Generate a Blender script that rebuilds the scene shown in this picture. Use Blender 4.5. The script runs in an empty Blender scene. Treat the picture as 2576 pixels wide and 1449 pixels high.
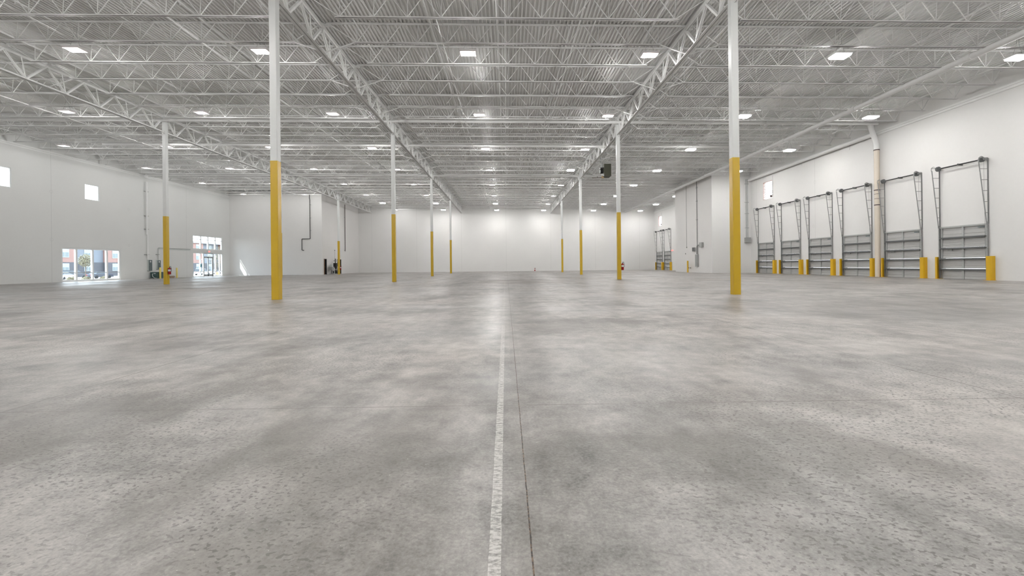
import bpy, math, random
from mathutils import Matrix, Vector
random.seed(7)
C = bpy.context.scene.collection
# ------------------------------------------------------------------ layout numbers (metres)
W = 14.39; B = 14.406; Y1 = 13.854; X0 = 0.03; SL = 0.0113
XL, XR, YB, YR = -35.5, 24.0, 71.2, -24.0
YF, XS = 57.1, -23.7            # inner block at the back left
BX, BY0, BY1 = 20.15, 43.0, 52.4  # block standing out of the right wall
JB, JT, GB, GT, DK = 9.754, 10.45, 9.35, 10.36, 10.52
def sl(x): return -SL*x
ORD = ['zeroth','first','second','third','fourth','fifth','sixth','seventh','eighth','ninth','tenth','eleventh','twelfth','thirteenth','fourteenth','fifteenth','sixteenth','seventeenth','eighteenth','nineteenth','twentieth','twenty-first','twenty-second','twenty-third','twenty-fourth','twenty-fifth','twenty-sixth','twenty-seventh','twenty-eighth','twenty-ninth','thirtieth','thirty-first','thirty-second','thirty-third']

# ------------------------------------------------------------------ materials
def newmat(name):
    m = bpy.data.materials.new(name); m.use_nodes = True
    nt = m.node_tree; b = nt.nodes['Principled BSDF']
    return m, nt, b
def N(nt, t, **kw):
    n = nt.nodes.new(t)
    for k, v in kw.items():
        if k.startswith('i_'): n.inputs[k[2:].replace('_', ' ')].default_value = v
        elif k[0] == 'n' and k[1:].isdigit(): n.inputs[int(k[1:])].default_value = v
        else: setattr(n, k, v)
    return n
def simple(name, col, rough=.5, metal=0., var=.06, scale=3., bump=0., spec=.5):
    m, nt, b = newmat(name)
    tc = N(nt, 'ShaderNodeTexCoord'); no = N(nt, 'ShaderNodeTexNoise', i_Scale=scale, i_Detail=1.5)
    nt.links.new(tc.outputs['Object'], no.inputs['Vector'])
    mx = N(nt, 'ShaderNodeMix', data_type='RGBA')
    a = [max(0, c*(1-var)) for c in col]; c2 = [min(1, c*(1+var)) for c in col]
    mx.inputs[6].default_value = (*a, 1); mx.inputs[7].default_value = (*c2, 1)
    nt.links.new(no.outputs['Fac'], mx.inputs[0]); nt.links.new(mx.outputs[2], b.inputs['Base Color'])
    b.inputs['Roughness'].default_value = rough; b.inputs['Metallic'].default_value = metal
    b.inputs['Specular IOR Level'].default_value = spec
    if bump:
        bp = N(nt, 'ShaderNodeBump', i_Strength=bump, i_Distance=.01)
        nt.links.new(no.outputs['Fac'], bp.inputs['Height']); nt.links.new(bp.outputs[0], b.inputs['Normal'])
    return m
def emis(name, col, s):
    m, nt, b = newmat(name)
    b.inputs['Base Color'].default_value = (*col, 1); b.inputs['Emission Color'].default_value = (*col, 1)
    b.inputs['Emission Strength'].default_value = s
    return m
def glassm(name, tint=(.93,.97,.97)):
    m, nt, b = newmat(name); nt.nodes.remove(b); out = nt.nodes['Material Output']
    t = N(nt, 'ShaderNodeBsdfTransparent'); t.inputs[0].default_value = (*tint, 1)
    g = N(nt, 'ShaderNodeBsdfGlossy', i_Roughness=.02); lw = N(nt, 'ShaderNodeLayerWeight', i_Blend=.5)
    f_ = math1(nt, 'MULTIPLY_ADD', math1(nt, 'POWER', lw.outputs['Facing'], 5.), .8, .035)
    mx = N(nt, 'ShaderNodeMixShader')
    nt.links.new(f_, mx.inputs[0]); nt.links.new(t.outputs[0], mx.inputs[1]); nt.links.new(g.outputs[0], mx.inputs[2])
    nt.links.new(mx.outputs[0], out.inputs[0]); return m
def math1(nt, op, a, b=None, c=None, clamp=False):
    n = nt.nodes.new('ShaderNodeMath'); n.operation = op; n.use_clamp = clamp
    for i, v in enumerate((a, b, c)):
        if v is None: continue
        if isinstance(v, (int, float)): n.inputs[i].default_value = v
        else: nt.links.new(v, n.inputs[i])
    return n.outputs[0]
def ramp(nt, src, stops):
    r = nt.nodes.new('ShaderNodeValToRGB'); e = r.color_ramp.elements
    while len(e) < len(stops): e.new(.5)
    for k, (p, c) in enumerate(stops):
        e[k].position = p; e[k].color = (c, c, c, 1) if isinstance(c, (int, float)) else (*c, 1)
    nt.links.new(src, r.inputs[0]); return r.outputs[0]
def mixc(nt, fac, a, b, blend='MIX'):
    n = nt.nodes.new('ShaderNodeMix'); n.data_type = 'RGBA'; n.blend_type = blend
    for i, v in ((0, fac), (6, a), (7, b)):
        if isinstance(v, (int, float)): n.inputs[i].default_value = v if i == 0 else (v, v, v, 1)
        elif isinstance(v, tuple): n.inputs[i].default_value = (*v, 1)
        else: nt.links.new(v, n.inputs[i])
    return n.outputs[2]
def noise(nt, vec, scale, detail=4., rough=.55, dist=0.):
    n = N(nt, 'ShaderNodeTexNoise', i_Scale=scale, i_Detail=detail, i_Roughness=rough, i_Distortion=dist)
    nt.links.new(vec, n.inputs['Vector']); return n.outputs['Fac']
def mapped(nt, src, scale=(1,1,1), loc=(0,0,0), rot=(0,0,0)):
    m = N(nt, 'ShaderNodeMapping'); m.inputs['Scale'].default_value = scale
    m.inputs['Location'].default_value = loc; m.inputs['Rotation'].default_value = rot
    nt.links.new(src, m.inputs['Vector']); return m.outputs[0]

def wall_material(name, col, axis, seams, patches=()):
    """painted tilt-up concrete: faint mottling, fine bump, caulked seams at real positions"""
    m, nt, b = newmat(name); L = nt.links
    geo = N(nt, 'ShaderNodeNewGeometry'); P = geo.outputs['Position']
    sep = N(nt, 'ShaderNodeSeparateXYZ'); L.new(P, sep.inputs[0])
    n1 = noise(nt, P, .35, 2.); n2 = noise(nt, P, 6., 2.)
    v = math1(nt, 'MULTIPLY_ADD', n1, .07, .93); v = math1(nt, 'MULTIPLY_ADD', n2, .03, v)
    c = mixc(nt, 1., tuple(col), v, 'MULTIPLY')
    mask = None
    for s in seams:
        d = math1(nt, 'ABSOLUTE', math1(nt, 'SUBTRACT', sep.outputs[axis], s))
        k = math1(nt, 'LESS_THAN', d, .011); mask = k if mask is None else math1(nt, 'MAXIMUM', mask, k)
    for (u, z, r) in patches:
        du = math1(nt, 'SUBTRACT', sep.outputs[axis], u); dz = math1(nt, 'SUBTRACT', sep.outputs[2], z)
        rr = math1(nt, 'SQRT', math1(nt, 'ADD', math1(nt, 'MULTIPLY', du, du), math1(nt, 'MULTIPLY', dz, dz)))
        k = math1(nt, 'MULTIPLY', math1(nt, 'LESS_THAN', math1(nt, 'ABSOLUTE', math1(nt, 'SUBTRACT', rr, r)), .02), .35)
        mask = k if mask is None else math1(nt, 'MAXIMUM', mask, k)
    if mask is not None: c = mixc(nt, mask, c, tuple(x*.74 for x in col))
    # scuffs near the floor
    sc = ramp(nt, noise(nt, mapped(nt, P, (1,1,4)), 3., 3.), [(.60, 0.), (.70, 1.)])
    low = math1(nt, 'SUBTRACT', 1., math1(nt, 'DIVIDE', sep.outputs[2], 1.2), clamp=True)
    c = mixc(nt, math1(nt, 'MULTIPLY', math1(nt, 'MULTIPLY', sc, low), .22), c, (.55,.52,.48))
    L.new(c, b.inputs['Base Color']); b.inputs['Roughness'].default_value = .62; b.inputs['Specular IOR Level'].default_value = .35
    bp = N(nt, 'ShaderNodeBump', i_Strength=.15, i_Distance=.01); L.new(n2, bp.inputs['Height']); L.new(bp.outputs[0], b.inputs['Normal'])
    return m

def concrete_floor():
    m, nt, b = newmat('bare_concrete'); L = nt.links
    geo = N(nt, 'ShaderNodeNewGeometry'); P = geo.outputs['Position']
    sep = N(nt, 'ShaderNodeSeparateXYZ'); L.new(P, sep.inputs[0]); X, Y = sep.outputs[0], sep.outputs[1]
    big = noise(nt, mapped(nt, P, (1, 1, 1), (3.1, 7.7, 0)), .22, 3., .6, .6)
    med = noise(nt, mapped(nt, P, (1, .75, 1), (13.1, 2.7, 0)), .95, 6., .65, 0.)
    fine = noise(nt, mapped(nt, P, (1, .8, 1)), 4., 8., .74)
    grit = noise(nt, P, 60., 2., .7)
    streak = noise(nt, mapped(nt, P, (2.4, .13, 1)), 1., 2., .6)
    cross = noise(nt, mapped(nt, P, (.16, 1.6, 1), (5, 1, 0)), 1., 3., .6)
    v = 1.17
    for n_, k_ in ((big, 1.0), (med, 1.3), (fine, 2.3), (grit, 1.1), (streak, .6), (cross, .9)):
        v = math1(nt, 'MULTIPLY_ADD', math1(nt, 'SUBTRACT', n_, .5), k_, v)
    # curing stains: soft dark clouds
    st = ramp(nt, noise(nt, mapped(nt, P, (.8, .55, 1), (21.3, 4.4, 0)), .75, 7., .68, 0.), [(.50, 0.), (.62, 1.)])
    v = math1(nt, 'MULTIPLY', v, math1(nt, 'SUBTRACT', 1., math1(nt, 'MULTIPLY', st, .34)))
    stb = math1(nt, 'MULTIPLY', st, .22)
    base = mixc(nt, noise(nt, mapped(nt, P, (1,1,1), (40, 2, 0)), .45, 2.), (.262, .258, .250), (.312, .286, .266))
    col = mixc(nt, 1., base, v, 'MULTIPLY')
    col = mixc(nt, stb, col, (.19, .165, .145))
    # dark drip speckles, gathered in patches
    dn = noise(nt, mapped(nt, P, (1., 1.35, 1), (0, 0, 0), (0, 0, .5)), 40., 2., .5, 0.)
    sp = ramp(nt, dn, [(.575, 0.), (.61, 1.)])
    pm = ramp(nt, noise(nt, mapped(nt, P, (1,1,1), (8.4, 1.2, 0)), .55, 2.), [(.43, .06), (.54, 1.)])
    pm = math1(nt, 'MULTIPLY', pm, math1(nt, 'MULTIPLY_ADD', math1(nt, 'ABSOLUTE', math1(nt, 'SUBTRACT', X, .15)), .75, .12, clamp=True))
    near = math1(nt, 'SUBTRACT', 1.15, math1(nt, 'DIVIDE', Y, 14.), clamp=True)
    sp = math1(nt, 'MULTIPLY', math1(nt, 'MULTIPLY', sp, pm), near)
    col = mixc(nt, math1(nt, 'MULTIPLY', sp, .8), col, (.115, .108, .098))
    # tiny pale chips
    wp = ramp(nt, noise(nt, mapped(nt, P, (1,1,1), (2, 9, 0)), 85., 1., .4), [(.77, 0.), (.79, 1.)])
    col = mixc(nt, math1(nt, 'MULTIPLY', wp, .5), col, (.75, .73, .70))
    # trowel / tyre arcs
    arcs = None
    for (cx, cy, r) in ((.95, 3.25, 1.55), (1.05, 3.4, 1.95), (-.1, 3.8, 2.02), (9.5, 11., 8.7), (-12., 14., 11.2)):
        dx = math1(nt, 'SUBTRACT', X, cx); dy = math1(nt, 'SUBTRACT', Y, cy)
        rr = math1(nt, 'SQRT', math1(nt, 'ADD', math1(nt, 'MULTIPLY', dx, dx), math1(nt, 'MULTIPLY', dy, dy)))
        k = math1(nt, 'LESS_THAN', math1(nt, 'ABSOLUTE', math1(nt, 'SUBTRACT', rr, r)), .0028)
        k = math1(nt, 'MULTIPLY', math1(nt, 'MULTIPLY', k, math1(nt, 'LESS_THAN', math1(nt, 'ABSOLUTE', math1(nt, 'SUBTRACT', X, .12)), .5)), math1(nt, 'LESS_THAN', dy, 0.)) if r < 3 else math1(nt, 'MULTIPLY', math1(nt, 'LESS_THAN', math1(nt, 'ABSOLUTE', math1(nt, 'SUBTRACT', rr, r)), .07), .22)
        arcs = k if arcs is None else math1(nt, 'MAXIMUM', arcs, k)
    ab = ramp(nt, noise(nt, mapped(nt, P, (1,1,1), (6, 6, 0)), 1.7, 1.), [(.40, 0.), (.55, 1.)])
    col = mixc(nt, math1(nt, 'MULTIPLY', math1(nt, 'MULTIPLY', arcs, ab), .45), col, (.17, .165, .155))
    # reddish scuff marks far ahead
    ex = math1(nt, 'DIVIDE', math1(nt, 'SUBTRACT', X, 1.1), 3.2); ey = math1(nt, 'DIVIDE', math1(nt, 'SUBTRACT', Y, 26.5), 3.4)
    ed = math1(nt, 'SUBTRACT', 1., math1(nt, 'ADD', math1(nt, 'MULTIPLY', ex, ex), math1(nt, 'MULTIPLY', ey, ey)), clamp=True)
    et = ramp(nt, noise(nt, mapped(nt, P, (.5, 2.2, 1)), 1.6, 3.), [(.36, 0.), (.50, 1.)])
    col = mixc(nt, math1(nt, 'MULTIPLY', math1(nt, 'MULTIPLY', math1(nt, 'MULTIPLY', ed, 2.2, clamp=True), et), .75), col, (.15, .115, .095))
    # saw cut joints
    wob = math1(nt, 'MULTIPLY', math1(nt, 'SUBTRACT', noise(nt, P, 9., 2.), .5), .007)
    def joint(coord, pos, half):
        d = math1(nt, 'ABSOLUTE', math1(nt, 'ADD', math1(nt, 'SUBTRACT', coord, pos), wob)); return math1(nt, 'LESS_THAN', d, half)
    js = None
    for i in range(-10, 7):
        if i == 0: continue
        k = joint(X, .07+3.63*i, .0075); js = k if js is None else math1(nt, 'MAXIMUM', js, k)
    for i in range(0, 19):
        k = math1(nt, 'MULTIPLY', joint(Y, 3.15+3.63*i, .0055), 1. if i == 0 else .45); js = math1(nt, 'MAXIMUM', js, k)
    jb = ramp(nt, noise(nt, mapped(nt, P, (1,1,1), (1, 3, 0)), .8, 1.), [(.35, .3), (.6, 1.)])
    col = mixc(nt, math1(nt, 'MULTIPLY', math1(nt, 'MULTIPLY', js, jb), .8), col, (.105, .09, .075))
    rust = ramp(nt, noise(nt, P, 55., 2.), [(.44, (.010, .008, .006)), (.54, (.10, .055, .032)), (.68, (.22, .15, .10))])
    jm = joint(X, .0785, .0029)
    halo = math1(nt, 'MULTIPLY', joint(X, .0785, .05), .14)
    col = mixc(nt, halo, col, (.17, .155, .14))
    col = mixc(nt, math1(nt, 'MULTIPLY', jm, .92), col, rust)
    # worn white stripe left of the joint
    cxl = math1(nt, 'MULTIPLY_ADD', Y, -.0022, -.047)
    d = math1(nt, 'ABSOLUTE', math1(nt, 'SUBTRACT', math1(nt, 'ADD', X, math1(nt, 'MULTIPLY', wob, .8)), cxl))
    hw = math1(nt, 'MULTIPLY_ADD', Y, .0006, .0205)
    inl = math1(nt, 'LESS_THAN', d, hw)
    wear = ramp(nt, noise(nt, mapped(nt, P, (1, 1.8, 1), (3, 3, 0)), 30., 3., .7), [(.40, .05), (.56, .95)])
    fade = math1(nt, 'SUBTRACT', 1., math1(nt, 'DIVIDE', math1(nt, 'SUBTRACT', Y, 4.5), 6.), clamp=True)
    fade = math1(nt, 'MAXIMUM', fade, .28)
    gap = math1(nt, 'SUBTRACT', 1., math1(nt, 'MULTIPLY', math1(nt, 'LESS_THAN', math1(nt, 'ABSOLUTE', math1(nt, 'SUBTRACT', Y, 7.9)), .55), .9))
    far = math1(nt, 'LESS_THAN', Y, 26.)
    mk = math1(nt, 'MULTIPLY', math1(nt, 'MULTIPLY', math1(nt, 'MULTIPLY', inl, wear), math1(nt, 'MULTIPLY', fade, gap)), far)
    col = mixc(nt, math1(nt, 'MULTIPLY', mk, .85), col, (.66, .645, .62))
    # thin chalk line to the right
    ch = math1(nt, 'MULTIPLY', math1(nt, 'LESS_THAN', math1(nt, 'ABSOLUTE', math1(nt, 'SUBTRACT', X, 6.15)), .008), math1(nt, 'MULTIPLY', jb, .5))
    col = mixc(nt, ch, col, (.6, .6, .59))
    L.new(col, b.inputs['Base Color'])
    rg = math1(nt, 'MULTIPLY_ADD', ramp(nt, big, [(.38, 0.), (.62, 1.)]), .18, .27); rg = math1(nt, 'MULTIPLY_ADD', fine, .12, rg)
    rg = math1(nt, 'ADD', rg, math1(nt, 'MULTIPLY', mk, .2))
    L.new(rg, b.inputs['Roughness']); b.inputs['Specular IOR Level'].default_value = .5
    bp = N(nt, 'ShaderNodeBump', i_Strength=.25, i_Distance=.004)
    hh = noise(nt, P, 14., 2., .7)
    L.new(hh, bp.inputs['Height']); L.new(bp.outputs[0], b.inputs['Normal'])
    return m

def brick_mat():
    m, nt, b = newmat('red_brick'); tc = N(nt, 'ShaderNodeNewGeometry')
    sx = N(nt, 'ShaderNodeSeparateXYZ'); nt.links.new(tc.outputs['Position'], sx.inputs[0]); cb = N(nt, 'ShaderNodeCombineXYZ')
    nt.links.new(math1(nt, 'ADD', sx.outputs[1], sx.outputs[0]), cb.inputs[0]); nt.links.new(sx.outputs[2], cb.inputs[1]); mp = cb.outputs[0]
    br = N(nt, 'ShaderNodeTexBrick', i_Scale=4.); br.inputs['Mortar Size'].default_value = .008; br.inputs['Color1'].default_value = (.34,.19,.16,1)
    br.inputs['Color2'].default_value = (.29,.16,.135,1); br.inputs['Mortar'].default_value = (.5,.45,.4,1)
    nt.links.new(mp, br.inputs['Vector']); nt.links.new(br.outputs[0], b.inputs['Base Color']); b.inputs['Roughness'].default_value = .9
    return m

LIT_E = 162.; REAR_E = 142.; DIM = 108.
M = dict(
  white=simple('white_steel_paint', (.86,.86,.85), .6, 0, .03),
  deck=simple('white_deck_paint', (.84,.838,.825), .45, 0, .05, 1.2),
  colw=simple('column_white_paint', (.70,.71,.70), .4, 0, .03),
  yellow=simple('safety_yellow_paint', (.60,.39,.022), .22, 0, .05),
  yguard=simple('guard_yellow_paint', (.68,.41,.012), .33, 0, .06),
  lemon=simple('pale_yellow_paint', (.80,.66,.20), .4, 0, .05),
  galv=simple('galvanised_steel', (.30,.305,.30), .42, .35, .2, 9.),
  galvl=simple('pale_galvanised_steel', (.42,.43,.42), .45, .3, .12, 9.),
  doorp=simple('grey_door_steel', (.47,.47,.46), .40, 0, .04),
  strut=simple('dark_grey_strut', (.12,.125,.125), .75, 0., .1),
  black=simple('black_iron', (.022,.022,.022), .45, .2, .2),
  brownp=simple('brown_primer_iron', (.075,.055,.05), .5, .1, .2),
  beige=simple('cream_plastic_pipe', (.72,.64,.54), .25, 0, .03),
  panel=simple('blue_grey_enamel', (.125,.16,.165), .4, 0, .08),
  pgrey=simple('light_grey_enamel', (.60,.64,.62), .45, 0, .04),
  mgrey=simple('mid_grey_enamel', (.33,.335,.325), .45, 0, .06),
  teal=simple('dark_teal_enamel', (.055,.105,.10), .45, 0, .1),
  olive=simple('olive_heater_enamel', (.055,.056,.036), .55, 0, .1),
  red=simple('extinguisher_red', (.33,.012,.014), .25, 0, .08),
  label=simple('white_label', (.75,.75,.76), .5, 0, .03),
  brass=simple('valve_brass', (.45,.33,.18), .35, .7, .1),
  wood=simple('brown_door_wood', (.24,.135,.075), .5, 0, .18, 5.),
  pallet=simple('rough_timber', (.36,.27,.19), .8, 0, .2, 6.),
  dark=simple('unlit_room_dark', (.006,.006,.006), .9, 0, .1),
  alum=simple('white_aluminium', (.86,.87,.87), .35, 0, .02),
  alumg=simple('grey_aluminium', (.42,.44,.46), .35, .4, .05),
  glass=glassm('clear_glass'),
  lens_off=simple('unlit_lens', (.88,.83,.82), .35, 0, .02),
  lens_on=emis('lit_lens', (1., .992, .978), LIT_E), lens_rear=emis('rear_lit_lens', (1., .992, .978), REAR_E),
  exitred=emis('exit_red_letters', (1., .12, .10), 2.2),
  signw=simple('white_sign_face', (.82,.80,.80), .5, 0, .02),
  louv=simple('pale_louvre_slat', (.72,.62,.58), .4, 0, .04),
  rusty=simple('reddish_louvre_frame', (.50,.36,.31), .6, 0, .2),
  brick=brick_mat(),
  siding=simple('blue_grey_siding', (.20,.22,.25), .8, 0, .06),
  darkbase=simple('dark_masonry', (.11,.11,.12), .9, 0, .15),
  wframe=simple('white_window_trim', (.36,.38,.38), .6, 0, .02),
  wpane=simple('dark_window_pane', (.16,.20,.21), .15, 0, .1),
  roofg=simple('pale_roof_trim', (.34,.34,.36), .8, 0, .05),
  asphalt=simple('pale_asphalt', (.20,.18,.16), .9, 0, .12, .8),
  kerb=simple('pale_kerb', (.34,.30,.27), .9, 0, .06),
  leaf=simple('olive_leaf', (.22,.20,.13), .8, 0, .4, 4.),
  bark=simple('bark', (.14,.11,.085), .9, 0, .2),
  carw=simple('white_car_paint', (.55,.55,.57), .2, 0, .01), carb=simple('dark_blue_car_paint', (.05,.06,.08), .2, 0, .02),
  carr=simple('red_car_paint', (.36,.06,.06), .2, 0, .02), cars=simple('silver_car_paint', (.45,.47,.5), .2, .3, .02),
  cglass=simple('car_glass', (.05,.06,.07), .08, 0, .02), tyre=simple('tyre_rubber', (.03,.03,.03), .8, 0, .1),
  tail=simple('tail_lamp_red', (.5,.03,.03), .2, 0, .02), teals=simple('teal_notice', (.03,.22,.27), .5, 0, .05),
  orange=simple('orange_barrier_plastic', (.75,.22,.10), .5, 0, .04),
)
M['floor'] = concrete_floor()
WC = (.79, .782, .768)
M['wb'] = wall_material('painted_wall_back', WC, 0, [-21.6+7.195*i for i in range(7)])
M['wr'] = wall_material('painted_wall_right', WC, 1, [34.0, 42.0, 57.0], [(19.3, 7.9, .14), (19.3, 4.3, .14), (34.0, 7.2, .12), (34.2, 3.8, .1)])
M['wl'] = wall_material('painted_wall_left', (.785,.79,.775), 1, [20.5, 34.93, 49.5], [(34.93, 7.1, .12), (34.93, 3.35, .12), (42.0, 6.6, .1), (42.0, 3.2, .1), (49.5, 6.7, .12), (49.5, 3.2, .12)])
M['wi'] = wall_material('painted_wall_inner', (.80,.79,.775), 0, [])
M['wsd'] = wall_material('painted_wall_side', (.80,.785,.77), 1, [])

# ------------------------------------------------------------------ mesh collecting
class MB:
    def __init__(s): s.v = []; s.f = []; s.mi = []; s.sm = []
    def add(s, vs, fs, sm=False, mi=0):
        o = len(s.v); s.v += [tuple(p) for p in vs]
        for f in fs: s.f.append([o+i for i in f]); s.sm.append(sm); s.mi.append(mi)
        return s
    def box(s, x0, x1, y0, y1, z0, z1, mi=0):
        x0, x1 = min(x0, x1), max(x0, x1); y0, y1 = min(y0, y1), max(y0, y1); z0, z1 = min(z0, z1), max(z0, z1)
        v = [(x0,y0,z0),(x1,y0,z0),(x1,y1,z0),(x0,y1,z0),(x0,y0,z1),(x1,y0,z1),(x1,y1,z1),(x0,y1,z1)]
        return s.add(v, [(0,3,2,1),(4,5,6,7),(0,1,5,4),(1,2,6,5),(2,3,7,6),(3,0,4,7)], mi=mi)
    def bar(s, p, q, w, h=None, up=(0,0,1)):
        p, q = Vector(p), Vector(q); d = (q-p).normalized(); u = Vector(up)
        if abs(d.dot(u)) > .98: u = Vector((0,1,0))
        a = d.cross(u).normalized()*w/2; c = a.cross(d).normalized()*(h or w)/2
        v = [p-a-c, p+a-c, p+a+c, p-a+c, q-a-c, q+a-c, q+a+c, q-a+c]
        return s.add(v, [(0,1,2,3),(7,6,5,4),(0,4,5,1),(1,5,6,2),(2,6,7,3),(3,7,4,0)])
    def tube(s, pts, r, n=10, cap=True):
        pts = [Vector(p) for p in pts]; rings = []; prev = None
        for i, p in enumerate(pts):
            d = (pts[min(i+1, len(pts)-1)] - pts[max(i-1, 0)]).normalized()
            if prev is None:
                u = Vector((0,0,1)) if abs(d.z) < .9 else Vector((0,1,0)); a = d.cross(u).normalized()
            else: a = (prev - d*prev.dot(d)).normalized()
            prev = a; c = d.cross(a); rr = r[i] if isinstance(r, (list, tuple)) else r
            rings.append([p + a*math.cos(2*math.pi*k/n)*rr + c*math.sin(2*math.pi*k/n)*rr for k in range(n)])
        v = [x for g in rings for x in g]; f = []
        for i in range(len(pts)-1):
            for k in range(n): f.append((i*n+k, i*n+(k+1)%n, (i+1)*n+(k+1)%n, (i+1)*n+k))
        s.add(v, f, True)
        if cap: s.add(rings[0], [tuple(range(n))[::-1]]); s.add(rings[-1], [tuple(range(n))])
        return s
    def prism(s, prof, axis, a, b):
        """prof: list of 2-D points; axis 0/1/2 is the extrusion direction"""
        def P(u, v, t): return [(t,u,v),(u,t,v),(u,v,t)][axis]
        n = len(prof); v = [P(*p, a) for p in prof] + [P(*p, b) for p in prof]
        f = [(i, (i+1)%n, n+(i+1)%n, n+i) for i in range(n)] + [tuple(range(n))[::-1], tuple(range(n, 2*n))]
        return s.add(v, f)
    def build(s, name, m, parent=None, smooth=None):
        me = bpy.data.meshes.new(name); me.from_pydata(s.v, [], s.f)
        for x in (m if isinstance(m, (list, tuple)) else [m]): me.materials.append(x)
        me.polygons.foreach_set('use_smooth', s.sm); me.polygons.foreach_set('material_index', s.mi)
        me.update(); o = bpy.data.objects.new(name, me); C.objects.link(o)
        if parent is not None: o.parent = parent
        return o
def empty(name, loc=(0,0,0), rot=(0,0,0)):
    o = bpy.data.objects.new(name, None); o.empty_display_size = .2; C.objects.link(o)
    o.location = loc; o.rotation_euler = rot; return o
def tag(o, label, cat, group=None, kind='thing'):
    o['label'] = label; o['category'] = cat; o['kind'] = kind
    if group: o['group'] = group
    return o
def struct(o): o['kind'] = 'structure'; return o
def copy_tree(o, parent=None):
    c = o.copy(); C.objects.link(c)
    if parent is not None: c.parent = parent
    for ch in list(o.children): copy_tree(ch, c)
    return c
def arc(c, r, a0, a1, n, plane='xz'):
    out = []
    for i in range(n+1):
        a = a0+(a1-a0)*i/n; u, w = math.cos(a)*r, math.sin(a)*r
        out.append({'xz': (c[0]+u, c[1], c[2]+w), 'yz': (c[0], c[1]+u, c[2]+w), 'xy': (c[0]+u, c[1]+w, c[2])}[plane])
    return out

# ------------------------------------------------------------------ room shell
struct(MB().box(XL-.3, XR+.3, YR-.3, YB+.3, -.25, 0).build('floor', M['floor']))
# fluted steel deck following the roof fall
mb = MB(); pitch = .1524; x = XL-.2; prof = []
while x < XR+.2:
    prof += [(x, DK+.07), (x+.072, DK+.07), (x+.088, DK), (x+.1364, DK)]; x += pitch
prof.append((x, DK+.07))
pv = [(p[0], YR-.2, p[1]+sl(p[0])) for p in prof] + [(p[0], YB+.2, p[1]+sl(p[0])) for p in prof]; n = len(prof)
mb.add(pv, [(i, n+i, n+i+1, i+1) for i in range(n-1)])
struct(mb.build('ceiling', M['deck']))
m_ = MB(); zt = 11.4
# roof cover above the deck keeps daylight out
m_.add([(XL-.3,YR-.3,DK+.14+sl(XL)),(XR+.3,YR-.3,DK+.14+sl(XR)),(XR+.3,YB+.3,DK+.14+sl(XR)),(XL-.3,YB+.3,DK+.14+sl(XL)),
        (XL-.3,YR-.3,DK+.4+sl(XL)),(XR+.3,YR-.3,DK+.4+sl(XR)),(XR+.3,YB+.3,DK+.4+sl(XR)),(XL-.3,YB+.3,DK+.4+sl(XL))],
       [(0,3,2,1),(4,5,6,7),(0,1,5,4),(1,2,6,5),(2,3,7,6),(3,0,4,7)])
struct(m_.build('roof', M['mgrey']))

def wall_with_holes(name, axis, at, thick, a0, a1, z0, z1, holes, mat):
    """axis 0: wall plane x=at running along y; axis 1: plane y=at running along x. holes (a,b,zl,zh)"""
    mb = MB(); cuts = sorted(set([a0, a1] + [h[0] for h in holes] + [h[1] for h in holes]))
    for i in range(len(cuts)-1):
        l, r = cuts[i], cuts[i+1]; mid = (l+r)/2
        hs = sorted([(h[2], h[3]) for h in holes if h[0] < mid < h[1]]); z = z0; spans = []
        for h in hs:
            if h[0] > z: spans.append((z, h[0]))
            z = h[1]
        if z < z1: spans.append((z, z1))
        for (p, q) in spans:
            if axis == 0: mb.box(at, at+thick, l, r, p, q)
            else: mb.box(l, r, at, at+thick, p, q)
    return struct(mb.build(name, mat))
# openings
W1 = (35.68, 41.1, .02, 2.79); H1 = (37.7, 39.0, 6.92, 8.25); H2 = (30.85, 32.15, 6.92, 8.35)
EN = (50.5, 55.7, 0., 2.78); TR = (50.45, 55.68, 3.15, 4.82)
REARW = [(XL+3+i*7.2, XL+3+i*7.2+5.4, .02, 2.8) for i in range(8)]
LV = (39.5, 40.9, 6.8, 8.42); LV2 = (67.9, 69.3, 6.85, 8.4)
DOORY = [(21.72, 24.08), (25.22, 27.62), (28.72, 31.12), (32.22, 34.62), (35.74, 38.14), (39.26, 41.66), (64.1, 66.7), (67.55, 70.1)]
DH = 2.82
wall_with_holes('wall_left', 0, XL-.25, .25, YR, YB, 0, zt, [W1, H1, H2, EN, TR], M['wl'])
wall_with_holes('wall_right', 0, XR, .25, YR, YB, 0, zt, [LV, LV2] + [(a, b, 0, DH) for a, b in DOORY], M['wr'])
struct(MB().box(XL-.25, XR+.25, YB, YB+.25, 0, zt).build('wall_back', M['wb']))
struct(MB().box(XL-.25, XR+.25, YR-.25, YR, 0, zt).build('wall_rear', M['wb']))
struct(MB().box(XL, XS, YF, YF+.2, 0, DK+sl(XS)).build('wall_inner_front', M['wi']))
D1 = (57.6, 58.5, 0, 2.05); D2 = (62.75, 63.6, 0, 2.05)
wall_with_holes('wall_inner_side', 0, XS-.2, .2, YF+.2, YB, 0, DK+sl(XS), [D1, D2], M['wsd'])
struct(MB().box(BX, XR, BY0, BY0+.2, 0, DK+sl(XR)).build('wall_block_front', M['wi']))
struct(MB().box(BX, BX+.2, BY0+.2, BY1, 0, DK+sl(XR)).box(BX+.2, XR, BY1-.2, BY1, 0, DK+sl(XR)).build('wall_block_side', M['wsd']))
struct(MB().box(XL, XR, YB-.03, YB, 0, .1).build('baseboard_back', M['wi']))
# ledger angles on the long walls (top of wall, seen as thin double line)
def zled(xx, d=0): return 9.22+d if xx > 0 else 10.17+d
struct(MB().box(XR-.11, XR, YR, YB, 9.24, 9.34).box(XR-.05, XR, YR, YB, 9.12, 9.24).build('trim_1', M['white']))
struct(MB().box(XL, XL+.07, YR, YB, 10.10, 10.2).box(XL, XL+.03, YR, YB, 9.98, 10.03).build('trim_2', M['white']))
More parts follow.
